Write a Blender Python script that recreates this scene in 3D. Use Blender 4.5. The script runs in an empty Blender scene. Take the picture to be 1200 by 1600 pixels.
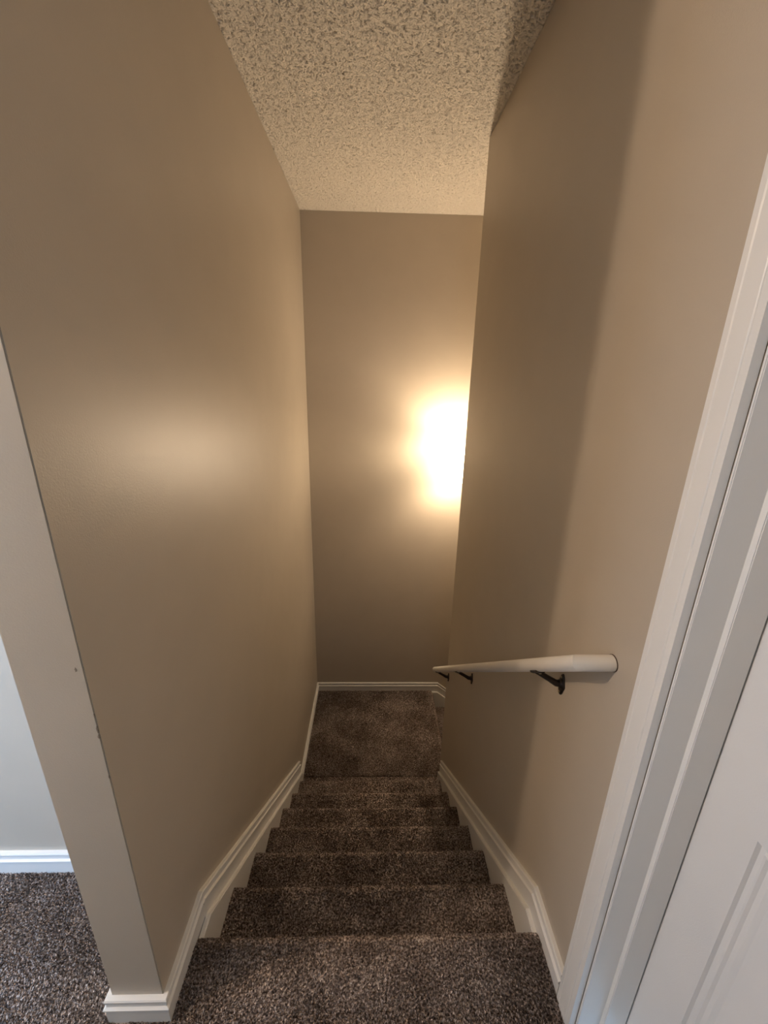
import bpy, bmesh, math
import numpy as np
from mathutils import Vector, Matrix

sc = bpy.context.scene
COL = sc.collection
R = math.radians
rng = np.random.default_rng(7)

# ------------------------------------------------------------------ camera
F_PX = 642.31
pitch, yaw, roll = R(-17.8549), R(1.6477), R(1.1394)
fwd = Vector((math.sin(yaw)*math.cos(pitch), math.cos(yaw)*math.cos(pitch), math.sin(pitch)))
rt = Vector((math.cos(yaw), -math.sin(yaw), 0)); up = rt.cross(fwd)
r2 = rt*math.cos(roll) + up*math.sin(roll); u2 = -rt*math.sin(roll) + up*math.cos(roll)
cd = bpy.data.cameras.new('camera'); cam = bpy.data.objects.new('camera', cd); COL.objects.link(cam)
M3 = Matrix((r2, u2, -fwd)).transposed()
cam.matrix_world = Matrix.Translation((-0.0047, 0, 1.6059)) @ M3.to_4x4()
cd.sensor_fit = 'VERTICAL'; cd.sensor_height = 36.0; cd.lens = F_PX/1600*36.0
cd.clip_start = 0.02
sc.camera = cam

# ------------------------------------------------------------------ world, lights, exposure
sc.view_settings.view_transform = 'Standard'; sc.view_settings.look = 'None'
sc.view_settings.exposure = 0.0; sc.view_settings.gamma = 1.0; sc.view_settings.use_curve_mapping = False
w = bpy.data.worlds.new('sky'); sc.world = w; w.use_nodes = True
w.node_tree.nodes['Background'].inputs[0].default_value = (0.55, 0.75, 1.0, 1)
w.node_tree.nodes['Background'].inputs[1].default_value = 1.0

def lamp(name, kind, loc, power, col, size=0.05, rot=None, sy=None):
    l = bpy.data.lights.new(name, kind); o = bpy.data.objects.new(name, l); COL.objects.link(o)
    o.location = loc; l.energy = power; l.color = col
    if kind == 'AREA':
        l.shape = 'RECTANGLE'; l.size = size; l.size_y = sy
    else: l.shadow_soft_size = size
    if rot: o.rotation_euler = rot
    return o
WARM = (1.0, 0.76, 0.52)
HALL = (-1.90, 0.110, 2.45)
lamp('hall_lamp_light', 'POINT', HALL, 65, (1.0, 0.77, 0.57), 0.04)
# skylight entering by the window of the room on the left
lamp('window_daylight', 'AREA', (-2.24, 0.54, 1.30), 20, (0.42, 0.67, 1.0), 1.3, (0, R(-90), 0), 0.74)
lamp('south_fill_light', 'AREA', (-1.62, -1.98, 1.90), 86, (0.34, 0.60, 1.0), 0.76, (R(78), 0, 0), 1.0)  # added blue light to brighten the far wall and carpet of the left room
# added cool fill light behind the camera, with no opening there
lamp('rear_fill_light', 'AREA', (0.12, -2.9, 1.7), 8, (0.62, 0.78, 1.0), 0.7, (R(90), 0, 0), 1.2)

# ------------------------------------------------------------------ dimensions (metres)
r_, g_ = 0.19, 0.2385
XL, XR = -0.530, 0.531
Y0, YL, YE, YB, YF = 0.802, 0.639, 2.396, 3.347, 0.985
ZC, ZLAND = 2.708, -7*0.19
WT = 0.131
LX = 0.61            # nosing of the landing towards the lower flight
BH = 0.09

# ------------------------------------------------------------------ materials
def mat(name):
    m = bpy.data.materials.new(name); m.use_nodes = True
    nt = m.node_tree; b = nt.nodes['Principled BSDF']
    return m, nt, b
def noise(nt, scale, detail=2, rough=.5):
    tc = nt.nodes.get('TC') or nt.nodes.new('ShaderNodeTexCoord'); tc.name = 'TC'
    n = nt.nodes.new('ShaderNodeTexNoise'); n.inputs['Scale'].default_value = scale
    n.inputs['Detail'].default_value = detail; n.inputs['Roughness'].default_value = rough
    nt.links.new(tc.outputs['Object'], n.inputs['Vector']); return n
def ramp(nt, src, stops):
    c = nt.nodes.new('ShaderNodeValToRGB'); e = c.color_ramp.elements
    while len(e) < len(stops): e.new(0.5)
    for i, (p, col) in enumerate(stops): e[i].position = p; e[i].color = (*col, 1)
    nt.links.new(src, c.inputs[0]); return c
def bump(nt, b, src, dist, strength=1):
    u = nt.nodes.new('ShaderNodeBump'); u.inputs['Distance'].default_value = dist; u.inputs['Strength'].default_value = strength
    nt.links.new(src, u.inputs['Height']); nt.links.new(u.outputs[0], b.inputs['Normal'])
def simple(name, col, rough=.5, metal=0, vary=0, bscale=0, bdist=0, spec=.5):
    m, nt, b = mat(name)
    b.inputs['Base Color'].default_value = (*col, 1); b.inputs['Roughness'].default_value = rough
    b.inputs['Metallic'].default_value = metal; b.inputs['Specular IOR Level'].default_value = spec
    if vary:
        n = noise(nt, 6, 4); c = ramp(nt, n.outputs[0], [(.3, tuple(x*(1-vary) for x in col)), (.7, tuple(min(1, x*(1+vary)) for x in col))])
        nt.links.new(c.outputs[0], b.inputs['Base Color'])
    if bscale: bump(nt, b, noise(nt, bscale, 3).outputs[0], bdist)
    return m
M_WALL = simple('greige_wall_paint', (.500, .442, .362), .40, vary=.02, bscale=320, bdist=.0003, spec=.42)
M_TRIM = simple('white_trim_paint', (.80, .79, .76), .32, vary=.01, bscale=60, bdist=.0002)
M_DOOR = simple('white_door_paint', (.78, .77, .75), .38, vary=.01, bscale=400, bdist=.0002)
M_RAIL = simple('white_painted_rail', (.80, .77, .71), .30, vary=.03, bscale=90, bdist=.0003)
M_DARK = simple('dark_bronze_metal', (.045, .035, .03), .38, .8)
M_BRASS = simple('worn_brass', (.42, .34, .22), .35, .9)
M_NICKEL = simple('brushed_nickel', (.55, .5, .45), .3, 1)
M_SHADOW_GAP = simple('painted_shadow_gap', (.08, .05, .03), .8)  # dark colour standing in for shade at the rail return
M_PLASTER = simple('bare_plaster', (.26, .21, .16), .9)

def carpet_mat():
    m, nt, b = mat('frieze_carpet')
    n1 = noise(nt, 165, 1); n2 = noise(nt, 5.5, 3, .6)
    c = ramp(nt, n1.outputs[0], [(.34, (.150, .112, .092)), (.46, (.34, .27, .234)), (.55, (.53, .44, .39)), (.66, (.80, .70, .64))])
    c2 = ramp(nt, n2.outputs[0], [(.38, (.62, .59, .57)), (.60, (1.0, 1.0, 1.0))])
    mx = nt.nodes.new('ShaderNodeMix'); mx.data_type = 'RGBA'; mx.blend_type = 'MULTIPLY'; mx.inputs[0].default_value = 1
    nt.links.new(c.outputs[0], mx.inputs[6]); nt.links.new(c2.outputs[0], mx.inputs[7])
    nt.links.new(mx.outputs[2], b.inputs['Base Color'])
    b.inputs['Roughness'].default_value = .95; b.inputs['Specular IOR Level'].default_value = .1
    bump(nt, b, noise(nt, 170, 2).outputs[0], .006)
    return m
M_CARPET = carpet_mat()
def popcorn_mat():
    m, nt, b = mat('popcorn_ceiling')
    b.inputs['Base Color'].default_value = (.82, .765, .68, 1); b.inputs['Roughness'].default_value = .9
    b.inputs['Specular IOR Level'].default_value = .15
    n = noise(nt, 130, 2); c = ramp(nt, n.outputs[0], [(.36, (0, 0, 0)), (.47, (1, 1, 1))])
    bump(nt, b, c.outputs[0], .002)
    return m
M_CEIL = popcorn_mat()
def glass_mat():
    m, nt, b = mat('lit_frosted_glass')
    out = nt.nodes['Material Output']; nt.nodes.remove(b)
    em = nt.nodes.new('ShaderNodeEmission'); em.inputs[0].default_value = (1, .83, .60, 1); em.inputs[1].default_value = 14
    tr = nt.nodes.new('ShaderNodeBsdfTransparent'); mx = nt.nodes.new('ShaderNodeMixShader'); mx.inputs[0].default_value = .28
    nt.links.new(tr.outputs[0], mx.inputs[1]); nt.links.new(em.outputs[0], mx.inputs[2]); nt.links.new(mx.outputs[0], out.inputs[0])
    return m
M_SHADE = glass_mat()
def bulb_mat():
    m, nt, b = mat('glowing_bulb')
    b.inputs['Emission Color'].default_value = (1, .80, .55, 1); b.inputs['Emission Strength'].default_value = 30
    return m
M_BULB = bulb_mat()

# ------------------------------------------------------------------ mesh helpers
def link(name, me, m, parent=None, kind=None, label=None, cat=None, group=None, smooth=False):
    o = bpy.data.objects.new(name, me); COL.objects.link(o)
    if m is not None: me.materials.append(m)
    if parent: o.parent = parent
    if kind: o['kind'] = kind
    if label: o['label'] = label
    if cat: o['category'] = cat
    if group: o['group'] = group
    if smooth:
        me.shade_smooth()
    return o
def from_bm(bm, name, m, **k):
    bmesh.ops.recalc_face_normals(bm, faces=bm.faces)
    me = bpy.data.meshes.new(name); bm.to_mesh(me); bm.free(); return link(name, me, m, **k)
def add_box(bm, x0, x1, y0, y1, z0, z1):
    vs = [bm.verts.new(p) for p in ((x0,y0,z0),(x1,y0,z0),(x1,y1,z0),(x0,y1,z0),(x0,y0,z1),(x1,y0,z1),(x1,y1,z1),(x0,y1,z1))]
    for f in ((3,2,1,0),(4,5,6,7),(0,1,5,4),(1,2,6,5),(2,3,7,6),(3,0,4,7)): bm.faces.new([vs[i] for i in f])
def boxes(name, m, lst, bevel=0, **k):
    bm = bmesh.new()
    for b in lst: add_box(bm, *b)
    if bevel: bmesh.ops.bevel(bm, geom=bm.edges[:], offset=bevel, segments=2, affect='EDGES')
    return from_bm(bm, name, m, **k)
def sweep(bm, path, normals, profile):
    """profile (t out from wall, h height) swept along path; normals = mitred plan vectors"""
    rings = []
    for p, n in zip(path, normals):
        rings.append([bm.verts.new((p[0]+n[0]*t, p[1]+n[1]*t, p[2]+h)) for t, h in profile])
    k = len(profile)
    for a, b in zip(rings, rings[1:]):
        for i in range(k):
            j = (i+1) % k
            bm.faces.new((a[i], a[j], b[j], b[i]))
    bm.faces.new(rings[0][::-1]); bm.faces.new(rings[-1])
def tube(bm, pts, rad, seg=20, scale=None):
    pts = [Vector(p) for p in pts]; rings = []
    n = len(pts); ref = None
    for i, p in enumerate(pts):
        d = (pts[min(i+1, n-1)] - pts[max(i-1, 0)]).normalized()
        if ref is None: ref = Vector((0, 0, 1)) if abs(d.z) < .9 else Vector((1, 0, 0))
        s = d.cross(ref).normalized(); u = s.cross(d).normalized(); ref = u
        rr = rad[i] if isinstance(rad, (list, tuple)) else rad
        sx, sz = scale or (1, 1)
        rings.append([bm.verts.new(p + s*rr*sx*math.cos(a) + u*rr*sz*math.sin(a)) for a in [2*math.pi*q/seg for q in range(seg)]])
    for a, b in zip(rings, rings[1:]):
        for i in range(seg): bm.faces.new((a[i], a[(i+1) % seg], b[(i+1) % seg], b[i]))
    bm.faces.new(rings[0][::-1]); bm.faces.new(rings[-1])
def lathe(bm, cx, cy, prof, seg=36, sy=1.0, closed=False):
    rings = []
    for rr, z in prof: rings.append([bm.verts.new((cx+rr*math.cos(a), cy+sy*rr*math.sin(a), z)) for a in [2*math.pi*q/seg for q in range(seg)]])
    for a, b in zip(rings, rings[1:]):
        for i in range(seg): bm.faces.new((a[i], a[(i+1) % seg], b[(i+1) % seg], b[i]))
    if closed: bm.faces.new(rings[0][::-1]); bm.faces.new(rings[-1])

# carpet: a solid body (profile extruded across) plus short twisted tufts in the same mesh
def lowfreq(x, y, seed):
    q = np.random.default_rng(seed); v = np.zeros_like(x)
    for i in range(7):
        a = q.uniform(0, 6.28); f = q.uniform(6, 26); v += np.sin((x*math.cos(a)+y*math.sin(a))*f + q.uniform(0, 6.28))/7**.5
    return v
def carpet(name, bodies, patches, parent=None, seed=1, **k):
    """bodies: list of (verts, faces). patches: (origin, U vec, V vec, normal, spacing, keep function)"""
    q = np.random.default_rng(seed)
    V = []; Fq = []; base = 0; polys = []
    for vs, fs in bodies:
        V.append(np.array(vs, float)); polys += [[i+base for i in f] for f in fs]; base += len(vs)
    TV = []; NT = 0
    for (o, U, W, N, sp, keep) in patches:
        o = np.array(o, float); U = np.array(U, float); W = np.array(W, float); N = np.array(N, float)
        lu, lw = np.linalg.norm(U), np.linalg.norm(W)
        n = int(lu*lw/(sp*sp)); 
        if n < 1: continue
        a, b = q.random(n), q.random(n)
        P = o + a[:, None]*U + b[:, None]*W
        if keep is not None:
            mk = keep(P); P = P[mk]; n = len(P)
        eu, ew = U/lu, W/lw
        ph = q.uniform(0, 2*np.pi, n)
        lean = .55*q.random(n)
        lf = lowfreq(P[:, 0], P[:, 1]-P[:, 2], seed+9); lf2 = lowfreq(P[:, 0], P[:, 1]-P[:, 2], seed+31)
        dirv = eu*(np.cos(ph)*lean + .45*lf)[:, None] + ew*(np.sin(ph)*lean + .45*lf2)[:, None] + N
        dirv /= np.linalg.norm(dirv, axis=1)[:, None]
        hgt = q.uniform(.0045, .0085, n)*(sp/.004)**.3; wd = q.uniform(.0013, .0023, n)*(sp/.004)
        if lw < .02: hgt *= .38
        t1 = q.uniform(0, 2*np.pi, n); t2 = t1 + q.uniform(.8, 2.2, n)
        def side(t): return eu*np.cos(t)[:, None] + ew*np.sin(t)[:, None]
        bend = side(q.uniform(0, 6.28, n))*(hgt*.35)[:, None]
        p0 = P - N*.002; p1 = P + dirv*(hgt*.55)[:, None]; p2 = P + dirv*hgt[:, None] + bend
        s0 = side(t1)*wd[:, None]; s1 = side((t1+t2)/2)*(wd*1.15)[:, None]; s2 = side(t2)*(wd*.8)[:, None]
        tv = np.stack([p0-s0, p0+s0, p1-s1, p1+s1, p2-s2, p2+s2], 1).reshape(-1, 3)
        TV.append(tv); NT += n
    allv = np.concatenate(V+TV) if V else np.concatenate(TV)
    tb = base + np.arange(NT)*6
    quads = np.stack([np.stack([tb, tb+1, tb+3, tb+2], 1), np.stack([tb+2, tb+3, tb+5, tb+4], 1)], 1).reshape(-1, 4)
    loops = np.concatenate([np.concatenate([np.array(p) for p in polys]) if polys else np.zeros(0, int), quads.ravel()]).astype(np.int32)
    sizes = np.concatenate([np.array([len(p) for p in polys], int), np.full(len(quads), 4)])
    starts = np.concatenate([[0], np.cumsum(sizes)[:-1]]).astype(np.int32)
    me = bpy.data.meshes.new(name)
    me.vertices.add(len(allv)); me.vertices.foreach_set('co', allv.astype(np.float32).ravel())
    me.loops.add(len(loops)); me.loops.foreach_set('vertex_index', loops)
    me.polygons.add(len(sizes)); me.polygons.foreach_set('loop_start', starts); me.polygons.foreach_set('loop_total', sizes.astype(np.int32))
    me.update(calc_edges=True); me.validate()
    return link(name, me, M_CARPET, parent=parent, **k)
def prism(profile, a0, a1, axis):
    """profile of (s, z) extruded across; axis 'x': s is y, extruded in x; axis 'y': s is x, extruded in y"""
    n = len(profile)
    P = lambda a, s, z: (a, s, z) if axis == 'x' else (s, a, z)
    vs = [P(a0, s, z) for s, z in profile] + [P(a1, s, z) for s, z in profile]
    fs = [list(range(n)), list(range(2*n-1, n-1, -1))] + [[i, i+n, (i+1) % n+n, (i+1) % n] for i in range(n)]
    return vs, fs
NR = .025
def step_profile(s_back, s_nose, z, z_low, thick=.03):
    """flat tread, rounded nosing, riser wrapped below"""
    pr = [(s_back, z)]
    for i in range(7):
        a = math.pi/2 - math.pi*i/6
        pr.append((s_nose-NR+NR*math.cos(a), z-NR+NR*math.sin(a)))
    rs = s_nose-.022
    pr += [(rs, z-2*NR+.004), (rs, z_low), (rs-thick, z_low), (rs-thick, z-.036), (s_back, z-.036)]
    return pr
def step_patches(s_back, s_nose, z, z_low, a0, a1, axis, sp, keep=None, riser=True):
    A = lambda a, s, zz: (a, s, zz) if axis == 'x' else (s, a, zz)
    W = a1-a0; AV = A(W, 0, 0)
    out = [(A(a0, s_back, z), AV, A(0, s_nose-NR-s_back, 0), (0, 0, 1), sp, keep)]
    for i in range(5):
        t0 = math.pi/2-math.pi*i/5; t1 = t0-math.pi/5; tm = (t0+t1)/2
        p0 = (s_nose-NR+NR*math.cos(t0), z-NR+NR*math.sin(t0)); p1 = (s_nose-NR+NR*math.cos(t1), z-NR+NR*math.sin(t1))
        out.append((A(a0, *p0), AV, A(0, p1[0]-p0[0], p1[1]-p0[1]), A(0, math.cos(tm), math.sin(tm)), sp, None))
    if riser: out.append((A(a0, s_nose-.022, z-2*NR), AV, A(0, 0, z_low-z+2*NR), A(0, 1, 0), sp*1.8, None))
    return out

# ------------------------------------------------------------------ shell of the house
ZB = -4.2
boxes('wall_left', M_WALL, [(XL-WT, XL, YL, YB, ZB, ZC)], bevel=.002, kind='structure')
def chip(pts):
    bm = bmesh.new(); lo = [bm.verts.new((x, YL-.0004, z)) for x, z in pts]; hi = [bm.verts.new((x, YL+.001, z)) for x, z in pts]
    k = len(pts); bm.faces.new(lo); bm.faces.new(hi[::-1])
    for i in range(k): bm.faces.new((lo[i], lo[(i+1) % k], hi[(i+1) % k], hi[i]))
    from_bm(bm, 'paint_chip', M_PLASTER, parent=bpy.data.objects['wall_left'], label='small chip in the paint near the corner of the left wall')
for cx, cz, sx, sz in ((-.5440, 1.090, .0018, .0045), (-.5322, .952, .0014, .0080), (-.5326, .934, .0018, .0050), (-.5315, .985, .0010, .0040), (-.5318, .83, .0010, .004)):
    chip([(cx+sx*math.cos(t)*(1+.4*math.sin(5*t+cx*900)), cz+sz*math.sin(t)*(1+.3*math.cos(3*t+cz*70))) for t in [2*math.pi*q/11 for q in range(11)]])
boxes('wall_back', M_WALL, [(XL-WT, 3.2, YB, YB+.12, ZB, ZC)], kind='structure')
DY0, DY1, DZ = -0.205, 0.592, 2.05
XRO = XR+.125
boxes('wall_right', M_WALL, [(XR, XRO, DY1, YE, ZB, ZC), (XR, XRO, DY0, DY1, DZ, ZC), (XR, XRO, -3.0, DY0, -.2, ZC)], bevel=.002, kind='structure')
boxes('wall_lower_flight', M_WALL, [(XRO, 3.2, YE-.12, YE, ZB, ZC)], kind='structure')
boxes('wall_lower_end', M_WALL, [(3.2, 3.32, YE-.12, YB+.12, ZB, ZC)], kind='structure')
boxes('wall_front_left', M_WALL, [(-2.72, XL-WT, YF, YF+.1, -.2, ZC)], kind='structure')
WX = -2.2
boxes('wall_west', M_WALL, [(WX-.12, WX, -3.1, .15, -.2, ZC), (WX-.12, WX, .93, YF+.1, -.2, ZC), (WX-.12, WX, .15, .93, -.2, .62), (WX-.12, WX, .15, .93, 1.98, ZC)], kind='structure')
boxes('wall_light_shield', M_WALL, [(-1.05, -.95, -3.0, -.05, -.2, ZC)], kind='structure')  # unseen stub added to keep the south light off the left wall's end
boxes('wall_south_left', M_WALL, [(WX, -2.0, -2.1, -2.0, -.2, ZC), (-1.24, -1.05, -2.1, -2.0, -.2, ZC), (-2.0, -1.24, -2.1, -2.0, -.2, 1.1), (-2.0, -1.24, -2.1, -2.0, 2.46, ZC)], kind='structure')
boxes('window_added', M_TRIM, [(-2.0, -1.97, -2.03, -2.0, 1.1, 2.46), (-1.27, -1.24, -2.03, -2.0, 1.1, 2.46), (-1.97, -1.27, -2.03, -2.0, 1.1, 1.13), (-1.97, -1.27, -2.03, -2.0, 2.43, 2.46), (-1.97, -1.27, -2.03, -2.0, 1.77, 1.80)], kind='structure')  # unseen window frame added around the south fill light
boxes('wall_rear', M_WALL, [(WX-.12, 2.2, -3.12, -3.0, -.2, ZC)], kind='structure')
boxes('wall_closet', M_WALL, [(2.1, 2.2, -3.0, 2.276, -.2, ZC)], kind='structure')
# window of the room on the left
bm = bmesh.new()
for b in ((.15, .18, .62, 1.98), (.90, .93, .62, 1.98), (.18, .90, .62, .65), (.18, .90, 1.95, 1.98), (.18, .90, 1.28, 1.31)):
    add_box(bm, WX-.03, WX-.002, *b)
from_bm(bm, 'window_1', M_TRIM, kind='structure')

# ceiling with a real knockdown / popcorn relief over the stairwell
def band_noise(nx, ny, dx, wl, bw, seed):
    q = np.random.default_rng(seed); a = q.standard_normal((ny, nx))
    fx = np.fft.rfftfreq(nx, dx)[None, :]; fy = np.fft.fftfreq(ny, dx)[:, None]; f = np.sqrt(fx*fx+fy*fy)
    H = np.exp(-((f-1/wl)/(bw/wl))**2)
    s = np.fft.irfft2(np.fft.rfft2(a)*H, s=(ny, nx)); return s/s.std()
def ceiling():
    x0, x1, y0, y1, d = XL-.005, 1.2, 1.5, YB+.005, .0027
    nx, ny = int((x1-x0)/d)+1, int((y1-y0)/d)+1
    X, Y = np.meshgrid(x0+np.arange(nx)*(x1-x0)/(nx-1), y0+np.arange(ny)*(y1-y0)/(ny-1))
    n = band_noise(nx, ny, d, .021, .5, 3); n2 = band_noise(nx, ny, d, .0085, .4, 4); n3 = band_noise(nx, ny, d, .030, .6, 5)
    pit = np.clip((.42-np.abs(n+.25*n2))/.30, 0, 1)*np.clip((n3+.35)/.5, 0, 1)
    Z = ZC + .0115*pit - .0008*n2*(1-pit) + .0  # pits rise into the ceiling, plateaus hang down
    V = np.stack([X, Y, Z], 2).reshape(-1, 3)
    i = np.arange(ny-1)[:, None]*nx + np.arange(nx-1)[None, :]
    Fc = np.stack([i, i+nx, i+nx+1, i+1], 2).reshape(-1, 4)
    bm_v = len(V)
    ex = [(-2.8, x0, -3.2, 4.0), (x1, 3.4, -3.2, 4.0), (x0, x1, -3.2, y0), (x0, x1, y1, 4.0)]
    EV = []; EF = []
    for (a, b, c, e) in ex:
        k = bm_v+len(EV); EV += [(a, c, ZC), (b, c, ZC), (b, e, ZC), (a, e, ZC)]; EF.append((k, k+3, k+2, k+1))
    k = bm_v+len(EV); EV += [(-2.8, -3.2, ZC+.1), (3.4, -3.2, ZC+.1), (3.4, 4.0, ZC+.1), (-2.8, 4.0, ZC+.1)]; EF.append((k, k+1, k+2, k+3))
    V = np.concatenate([V, np.array(EV)]); Fc = np.concatenate([Fc, np.array(EF)])
    me = bpy.data.meshes.new('ceiling'); me.vertices.add(len(V)); me.vertices.foreach_set('co', V.astype(np.float32).ravel())
    me.loops.add(Fc.size); me.loops.foreach_set('vertex_index', Fc.astype(np.int32).ravel())
    me.polygons.add(len(Fc)); me.polygons.foreach_set('loop_start', (np.arange(len(Fc))*4).astype(np.int32)); me.polygons.foreach_set('loop_total', np.full(len(Fc), 4, np.int32))
    me.update(calc_edges=True); me.shade_smooth(); me.validate()
    link('ceiling', me, M_CEIL, kind='structure')
ceiling()

# ------------------------------------------------------------------ floors and stairs
NX = .516      # carpet half-width at the top nosing
SX = .503      # carpet half-width on the steps
pr = step_profile(-3.0, Y0, 0, -r_+.0)
bod = [prism([(-3.0, 0), (-3.0, -.036), (YL, -.036), (YL, 0)], XL+.01, XR+.0, 'x'),
       prism(step_profile(YL, Y0, 0, -r_), -NX, NX, 'x'),
       prism([(-3.0, 0), (-3.0, -.036), (YF, -.036), (YF, 0)], WX, XL-WT, 'x'),
       prism([(-3.0, 0), (-3.0, -.036), (YL, -.036), (YL, 0)], XL-WT, XL+.01, 'x')]
pts = step_patches(.30, Y0, 0, -r_, -NX, NX, 'x', .0034)
pts += [((-1.75, .25, 0), (1.75+XL-WT, 0, 0), (0, YF-.25, 0), (0, 0, 1), .0034, None),
        ((XL-WT, .25, 0), (-NX-XL+WT, 0, 0), (0, YL-.25-.015, 0), (0, 0, 1), .0034, None),
        ((-.6, -.2, 0), (1.1, 0, 0), (0, .5, 0), (0, 0, 1), .006, None)]
carpet('floor', bod, pts, seed=2, kind='structure')

stairs = bpy.data.objects.new('staircase', None); COL.objects.link(stairs); stairs.location = (0, 0, 0)
stairs['label'] = 'straight upper flight of brown-grey carpeted steps descending from the hall to the landing'
stairs['category'] = 'stairs'
for k in range(1, 7):
    sb, sn, z, zl = Y0+(k-1)*g_-.020, Y0+k*g_, -k*r_, -(k+1)*r_
    carpet('step', [prism(step_profile(sb, sn, z, zl), -SX, SX, 'x')],
           step_patches(sb, sn, z, zl, -SX, SX, 'x', .0040+.0003*k), parent=stairs, seed=10+k)

# landing: nosing turned to the right, where the lower flight goes down
yl0 = Y0+6*g_-.022
carpet('floor_landing', [prism(step_profile(XL+.012, LX, ZLAND, ZLAND-r_), YE+.01, YB-.014, 'y'),
                         prism([(yl0, ZLAND), (yl0, ZLAND-.036), (YE+.02, ZLAND-.036), (YE+.02, ZLAND)], XL+.012, XR-.012, 'x')],
       step_patches(XL+.015, LX, ZLAND, ZLAND-r_, YE+.02, YB-.016, 'y', .0058) +
       [((XL+.015, yl0, ZLAND), (1.03, 0, 0), (0, YE+.02-yl0, 0), (0, 0, 1), .0058, None)], seed=30, kind='structure')
low = bpy.data.objects.new('staircase', None); COL.objects.link(low)
low['label'] = 'lower flight of carpeted steps turning right, glimpsed dark past the landing edge'
low['category'] = 'stairs'
for k in range(1, 7):
    sb, sn, z, zl = LX+(k-1)*g_-.020, LX+k*g_, ZLAND-k*r_, ZLAND-(k+1)*r_
    carpet('step', [prism(step_profile(sb, sn, z, zl), YE+.02, YB-.028, 'y')],
           step_patches(sb, sn, z, zl, YE+.02, YB-.028, 'y', .007), parent=low, seed=50+k)
boxes('floor_lower', M_CARPET, [(LX+6*g_-.02, 3.2, YE, YB, ZLAND-7*r_-.05, ZLAND-7*r_)], kind='structure')

# ------------------------------------------------------------------ trim
CAP = [(.0140, -.036), (.0175, -.0335), (.0175, -.0290), (.0115, -.0250), (.0105, -.0120), (.0135, -.0085), (.0135, -.0035), (.0110, 0), (0, 0)]
def base_profile(h): return [(0, -.004), (.014, -.004)] + [(t, h+z) for t, z in CAP]
def skirt_profile(depth, top): return [(0, -depth), (.014, -depth)] + [(t, top+z*1.28) for t, z in CAP]
# baseboard wrapping the end of the left wall
bm = bmesh.new()
sweep(bm, [(XL-WT, YF, 0), (XL-WT, YL, 0), (XL, YL, 0), (XL, .850, 0)], [(-1, 0), (-1, -1), (1, -1), (1, 0)], base_profile(BH))
from_bm(bm, 'baseboard_left', M_TRIM, kind='structure')
SLP = r_/g_
Y_K = .862
# skirt boards following the flight
for s, nm, xw in ((1, 'trim_1', XL), (-1, 'trim_2', XR)):
    y_end = 2.335
    bm = bmesh.new()
    pth = [(xw, .850 if s == 1 else .660, 0), (xw, Y_K, 0), (xw, y_end, -(y_end-Y_K)*SLP)]
    pf = [(0, -.30), (.014, -.30)] + [(t, BH+z*1.2) for t, z in CAP]
    sweep(bm, pth, [(s, 0)]*3, pf)
    from_bm(bm, nm, M_TRIM, kind='structure')
# inner stringers that the treads run into
for s, xw in ((1, XL), (-1, XR)):
    bm = bmesh.new(); y_end = 2.325
    zt = -.014
    prf = [(.013, 0), (.0275, 0), (.0275, -.012), (.0275, -.36), (.013, -.36)]
    sweep(bm, [(xw, .770, zt), (xw, .862, zt), (xw, y_end, zt-(y_end-.862)*SLP)], [(s, 0)]*3, prf)
    bmesh.ops.bevel(bm, geom=[e for e in bm.edges if all(abs(abs(v.co.x-xw)-.0275) < 1e-4 for v in e.verts) and abs(e.verts[0].co.y-e.verts[1].co.y) > .05], offset=.003, segments=2, affect='EDGES')
    from_bm(bm, 'stringer', M_TRIM, parent=stairs)
# landing baseboards
bm = bmesh.new()
sweep(bm, [(XL, 2.335, ZLAND), (XL, YB, ZLAND), (.655, YB, ZLAND), (3.2, YB, ZLAND-(3.2-.655)*SLP)], [(1, 0), (1, -1), (0, -1), (0, -1)],
      [(0, -.25), (.014, -.25)] + [(t, BH+z) for t, z in CAP])
from_bm(bm, 'baseboard_back', M_TRIM, kind='structure')
bm = bmesh.new()
sweep(bm, [(LX-.03, YB, ZLAND-.006), (.655, YB, ZLAND-.010), (2.1, YB, ZLAND-.01-(2.1-.655)*SLP)], [(0, -1)]*3,
      [(.013, 0), (.029, 0), (.029, -.36), (.013, -.36)])
from_bm(bm, 'stringer', M_TRIM, parent=low)
# far wall of the room on the left
bm = bmesh.new()
sweep(bm, [(WX, YF, 0), (XL-WT, YF, 0)], [(0, -1)]*2, base_profile(BH))
from_bm(bm, 'baseboard_front_left', M_TRIM, kind='structure')

# ------------------------------------------------------------------ door on the right
CW = .062
cas = [(.0, 0), (.016, 0), (.016, .010), (.0145, .012), (.0145, .0135), (.0175, .016), (.0175, .046), (.0165, .0475), (.0150, .0485), (.0165, .0495), (.0155, CW), (0, CW)]
JY = .586       # visible face of the jamb on the latch side
def casing(ya, sgn):
    bm = bmesh.new(); a = []; b = []
    for t, wd in cas:
        y = ya - sgn*wd
        zt = 2.035 + (CW-wd)
        a.append(bm.verts.new((XR-t, y, 0))); b.append(bm.verts.new((XR-t, y, zt)))
    n = len(a)
    for i in range(n): bm.faces.new((a[i], a[(i+1) % n], b[(i+1) % n], b[i]))
    bm.faces.new(a[::-1]); bm.faces.new(b)
    return bm
ya = JY+.007+CW
ob = from_bm(casing(ya, 1), 'trim_3', M_TRIM, kind='structure')
yb = DY0-.0+.012-.007-CW
from_bm(casing(yb, -1), 'trim_4', M_TRIM, kind='structure')
bm = bmesh.new(); a = []; b = []
for t, wd in cas:
    z = 2.035+CW-wd
    a.append(bm.verts.new((XR-t, yb+wd, z))); b.append(bm.verts.new((XR-t, ya-wd, z)))
n = len(a)
for i in range(n): bm.faces.new((a[i], a[(i+1) % n], b[(i+1) % n], b[i]))
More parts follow.
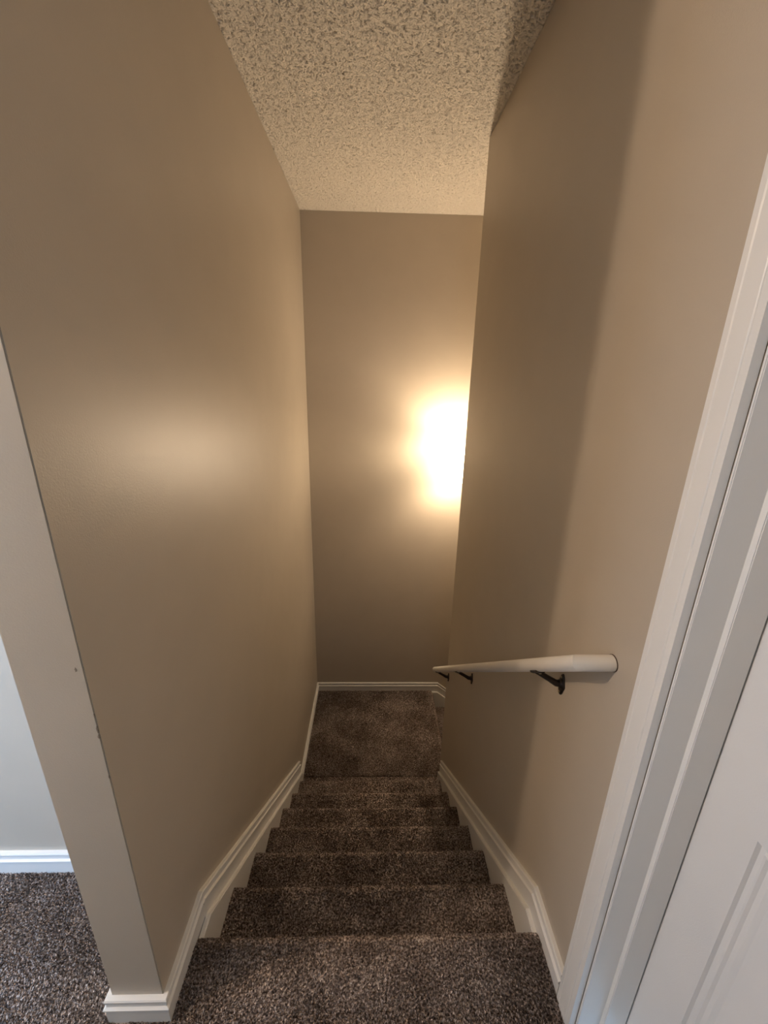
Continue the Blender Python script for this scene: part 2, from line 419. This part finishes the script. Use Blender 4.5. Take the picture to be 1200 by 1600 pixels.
bm.faces.new(a[::-1]); bm.faces.new(b)
from_bm(bm, 'trim_5', M_TRIM, kind='structure')
XD = .648       # face of the closed door
jy0 = DY0+.012
boxes('trim_6', M_TRIM, [(XR+.0, XRO, JY, DY1+.0, 0, 2.04), (XR, XRO, DY0, jy0, 0, 2.04), (XR, XRO, jy0, JY, 2.028, 2.05),
                         (XR+.058, XD-.003, JY-.012, JY+.002, 0, 2.028), (XR+.058, XD-.003, jy0-.002, jy0+.012, 0, 2.028), (XR+.058, XD-.003, jy0, JY, 2.016, 2.03)],
      bevel=.0015, kind='structure')
door = bpy.data.objects.new('door_1', None); COL.objects.link(door); door['kind'] = 'structure'
door.location = (0, 0, 0)
def door_slab():
    y0, y1, z0, z1 = jy0+.003, JY-.003, .012, 2.024
    bm = bmesh.new()
    pan = []
    w = y1-y0; st = .110; mid = .10; pw = (w-2*st-mid)/2
    for (za, zb) in ((.24, .88), (1.03, 1.62), (1.72, 1.90)):
        for ys in (y0+st, y0+st+pw+mid): pan.append((ys, ys+pw, za, zb))
    ys = sorted({y0, y1} | {p for q in pan for p in q[:2]}); zs = sorted({z0, z1} | {p for q in pan for p in q[2:]})
    grid = {}
    V = lambda y, z, x=XD: grid.setdefault((round(y, 5), round(z, 5), round(x, 5)), bm.verts.new((x, y, z))) if (round(y, 5), round(z, 5), round(x, 5)) not in grid else grid[(round(y, 5), round(z, 5), round(x, 5))]
    for i in range(len(ys)-1):
        for j in range(len(zs)-1):
            c = ((ys[i]+ys[i+1])/2, (zs[j]+zs[j+1])/2)
            P = [p for p in pan if p[0] < c[0] < p[1] and p[2] < c[1] < p[3]]
            if not P: bm.faces.new((V(ys[i], zs[j]), V(ys[i+1], zs[j]), V(ys[i+1], zs[j+1]), V(ys[i], zs[j+1])))
            else:
                a, b, c2, d = P[0]; prev = None
                for ins, dep in ((0, 0), (.003, .007), (.010, .009), (.013, .004), (.017, .004), (.021, .009), (.030, .0085), (.046, .001)):
                    ring = [V(a+ins, c2+ins, XD+dep), V(b-ins, c2+ins, XD+dep), V(b-ins, d-ins, XD+dep), V(a+ins, d-ins, XD+dep)]
                    if prev:
                        for q in range(4): bm.faces.new((prev[q], prev[(q+1) % 4], ring[(q+1) % 4], ring[q]))
                    prev = ring
                bm.faces.new(prev)
    b4 = [V(y0, z0), V(y1, z0), V(y1, z1), V(y0, z1)]
    k4 = [bm.verts.new((XD+.035, y, z)) for y, z in ((y0, z0), (y1, z0), (y1, z1), (y0, z1))]
    bm.faces.new(k4)
    edges = {'b': [(y, z0) for y in ys], 'r': [(y1, z) for z in zs], 't': [(y, z1) for y in ys[::-1]], 'l': [(y0, z) for z in zs[::-1]]}
    for e, (p, q) in zip('brtl', ((0, 1), (1, 2), (2, 3), (3, 0))):
        bm.faces.new([V(*c) for c in edges[e]] + [k4[q], k4[p]])
    return bm
from_bm(door_slab(), 'door_leaf', M_DOOR, parent=door)
# hinges knuckles / knob of the door are on its far side, outside the view

# ------------------------------------------------------------------ handrail
rail_root = bpy.data.objects.new('handrail', None); COL.objects.link(rail_root)
rail_root['label'] = 'round white wooden handrail on the right stair wall, held by dark metal brackets'
rail_root['category'] = 'handrail'
RX, RR = .450, .0180
A = Vector((RX, .752, 1.018)); B = Vector((RX, 2.430, -.350))
dr = (B-A).normalized()
bm = bmesh.new()
def ring_at(c, d1, d2, rr=RR, seg=28):
    """mitred ring where directions d1 -> d2 meet"""
    s = d1; 
    n = (d1+d2).normalized()
    ref = Vector((0, 0, 1)); x = d1.cross(ref).normalized(); u = x.cross(d1).normalized()
    out = []
    for q in range(seg):
        a = 2*math.pi*q/seg; p = c + x*rr*math.cos(a) + u*rr*math.sin(a)
        t = (c-p).dot(n)/d1.dot(n); out.append(p + d1*t)
    return out
# straight sloping length, mitred into a short return that meets the wall
d_ret = Vector((-1, 0, 0))
segn = 28
r_wall = [Vector((XR-.0015, 0, 0))+Vector((0, A.y, A.z)) + Vector((0, RR*math.cos(2*math.pi*q/segn), RR*math.sin(2*math.pi*q/segn))) for q in range(segn)]
nmit = (d_ret+dr).normalized()
r_mit = [p + d_ret*((A-p).dot(nmit)/d_ret.dot(nmit)) for p in r_wall]
r_end = [p + dr*((B-p).dot(dr)) for p in r_mit]
vr = [[bm.verts.new(p) for p in rr_] for rr_ in (r_wall, r_mit, r_end)]
for a, b in zip(vr, vr[1:]):
    for i in range(segn): bm.faces.new((a[i], a[(i+1) % segn], b[(i+1) % segn], b[i]))
bm.faces.new(vr[0][::-1]); f = bm.faces.new(vr[2])
bmesh.ops.bevel(bm, geom=list(f.edges), offset=.004, segments=3, affect='EDGES')
ro = from_bm(bm, 'rail', M_RAIL, parent=rail_root)
for p in ro.data.polygons: p.use_smooth = len(p.vertices) <= 4
ro.data.set_sharp_from_angle(angle=R(40))
# dark ring standing in for the shadow gap where the return meets the wall
bm = bmesh.new(); tube(bm, [(XR-.002, A.y, A.z), (XR+.0005, A.y, A.z)], RR+.0012, 28)
from_bm(bm, 'return_shadow_ring', M_SHADOW_GAP, parent=rail_root, label='thin dark ring painted as the shadow gap where the rail returns into the wall')

def bracket(y, brass=False):
    t = (y-A.y)/(B.y-A.y); zc = A.z+(B.z-A.z)*t
    zp = zc-.062
    m = M_DARK
    bm = bmesh.new()      # curved arm
    pts = [(XR-.004, y, zp), (XR-.020, y, zp+.002), (XR-.040, y, zp+.016), (RX+.016, y, zp+.032), (RX+.004, y, zp+.040), (RX, y, zc-RR-.002)]
    tube(bm, pts, [.0105, .0095, .0080, .0075, .0075, .0070], 14)
    arm = from_bm(bm, 'bracket', m, parent=rail_root, smooth=True)
    bm = bmesh.new()      # wall plate: tall rounded lozenge with a boss
    n = 28; f0 = []; f1 = []; f2 = []
    for i in range(n):
        a = 2*math.pi*i/n; yy = .0125*math.cos(a); zz = .034*math.sin(a)
        wv = 1 + .35*math.exp(-(zz/.010)**2)
        f0.append(bm.verts.new((XR, y+yy*wv, zp+zz-.003))); f1.append(bm.verts.new((XR-.003, y+yy*wv, zp+zz-.003))); f2.append(bm.verts.new((XR-.0055, y+yy*wv*.8, zp+zz*.93-.003)))
    for p, q in ((f0, f1), (f1, f2)):
        for i in range(n): bm.faces.new((p[i], p[(i+1) % n], q[(i+1) % n], q[i]))
    bm.faces.new(f0[::-1]); bm.faces.new(f2)
    tube(bm, [(XR-.005, y, zp), (XR-.012, y, zp)], [.0125, .0100], 18)
    from_bm(bm, 'wall_plate', M_BRASS if brass else m, parent=arm, label='worn brass wall plate' if brass else None)
    for sgn in (1, -1):
        bm = bmesh.new(); lathe_p = [(.0001, 0), (.0038, .0006), (.0040, .0020), (.0030, .0030), (.0001, .0034)]
        rings = []
        for rr_, h in lathe_p: rings.append([bm.verts.new((XR-.0052-h, y+rr_*math.cos(q*math.pi/6), zp-.003+sgn*.024+rr_*math.sin(q*math.pi/6))) for q in range(12)])
        for p, q in zip(rings, rings[1:]):
            for i in range(12): bm.faces.new((p[i], p[(i+1) % 12], q[(i+1) % 12], q[i]))
        from_bm(bm, 'screw', M_BRASS, parent=arm, smooth=True)
    bm = bmesh.new()      # saddle under the rail, following its slope
    side = Vector((1, 0, 0)); dn = dr.cross(side).normalized()
    if dn.z > 0: dn = -dn
    c = Vector((RX, y, zc)); L = .026; rows = []
    for tt in (-L, -L*.8, L*.8, L):
        for rad in (RR+.0005, RR+.0035):
            rows.append([bm.verts.new(c + dr*tt + (side*math.sin(a)+dn*math.cos(a))*rad) for a in [R(-42+84*i/8)*(1 if abs(tt) < L*.9 else .6) for i in range(9)]])
    for i in range(3):
        for k in (0, 1):
            for j in range(8): bm.faces.new((rows[2*i+k][j], rows[2*i+k][j+1], rows[2*i+2+k][j+1], rows[2*i+2+k][j]))
        for j in (0, 8): bm.faces.new((rows[2*i][j], rows[2*i+1][j], rows[2*i+3][j], rows[2*i+2][j]))
    for i in (0, 6):
        for j in range(8): bm.faces.new((rows[i][j], rows[i][j+1], rows[i+1][j+1], rows[i+1][j]))
    from_bm(bm, 'saddle', m, parent=arm)
    bm = bmesh.new(); c2 = c + dn*(RR+.003) - dr*.016
    tube(bm, [c2, c2+dn*.003], [.0042, .0030], 12)
    from_bm(bm, 'screw', M_BRASS, parent=arm)
bracket(.935); bracket(1.790); bracket(2.335)

# ------------------------------------------------------------------ wall sconce over the landing
LXP, LYP, LZ = .650, 3.125, 1.010
sconce = bpy.data.objects.new('wall_sconce', None); COL.objects.link(sconce)
sconce['label'] = 'glowing frosted glass wall sconce on the back wall above the landing'
sconce['category'] = 'wall light'
bm = bmesh.new()
for (a, b, c) in ((.055, YB-.0, YB-.014),):
    tube(bm, [(LXP, b, LZ), (LXP, (b+c)/2, LZ), (LXP, c, LZ)], [.060, .060, .050], 32, scale=(1, 1.25))
tube(bm, [(LXP, YB-.012, LZ), (LXP, LYP+.03, LZ)], .010, 16)
from_bm(bm, 'back_plate', M_NICKEL, parent=sconce)
bm = bmesh.new(); lathe(bm, LXP, LYP, [(.0001, LZ-.006), (.060, LZ-.006), (.062, LZ), (.060, LZ+.006), (.0001, LZ+.006)], 48)
from_bm(bm, 'metal_band', M_NICKEL, parent=sconce)
def shade(sgn, rad, h, name='glass_shade'):
    prof = []
    for i in range(13):
        t = i/12; rr = rad*(1-(t**3.2)*.30) if t < 1 else rad*.70
        prof.append((rad*(.80+.20*math.sin(math.pi*min(1, .10+t*.82))**.8), LZ+sgn*(.007+h*t)))
    inner = [(rr-.004, z) for rr, z in prof[::-1]]
    bm = bmesh.new(); lathe(bm, LXP, LYP, prof+inner, 48)
    o = from_bm(bm, name, M_SHADE, parent=sconce, smooth=True)
shade(1, .110, .135); shade(-1, .104, .140)
M_RAY_BLOCK = simple('glowing_ray_block', (.9, .88, .82), .4)  # added glowing ring that blocks bulb rays, giving the dark pinch on the wall
M_RAY_BLOCK.node_tree.nodes['Principled BSDF'].inputs['Emission Color'].default_value = (1, .84, .62, 1)
M_RAY_BLOCK.node_tree.nodes['Principled BSDF'].inputs['Emission Strength'].default_value = 2.5
bm = bmesh.new(); lathe(bm, LXP, LYP, [(.070, LZ-.066), (.083, LZ-.066), (.088, LZ), (.083, LZ+.066), (.070, LZ+.066), (.066, LZ), (.070, LZ-.066)], 40)
from_bm(bm, 'ray_block_ring', M_RAY_BLOCK, parent=sconce, smooth=True)
for sgn in (1, -1):
    bm = bmesh.new(); lathe(bm, LXP, LYP, [(.0001, LZ+sgn*.010), (.011, LZ+sgn*.011), (.012, LZ+sgn*.020), (.020, LZ+sgn*.032), (.022, LZ+sgn*.042), (.016, LZ+sgn*.053), (.0001, LZ+sgn*.058)], 24)
    from_bm(bm, 'bulb', M_BULB, parent=sconce, smooth=True)
    lamp('sconce_light', 'POINT', (LXP, LYP, LZ+sgn*.092), 53 if sgn > 0 else 28, WARM, .028)
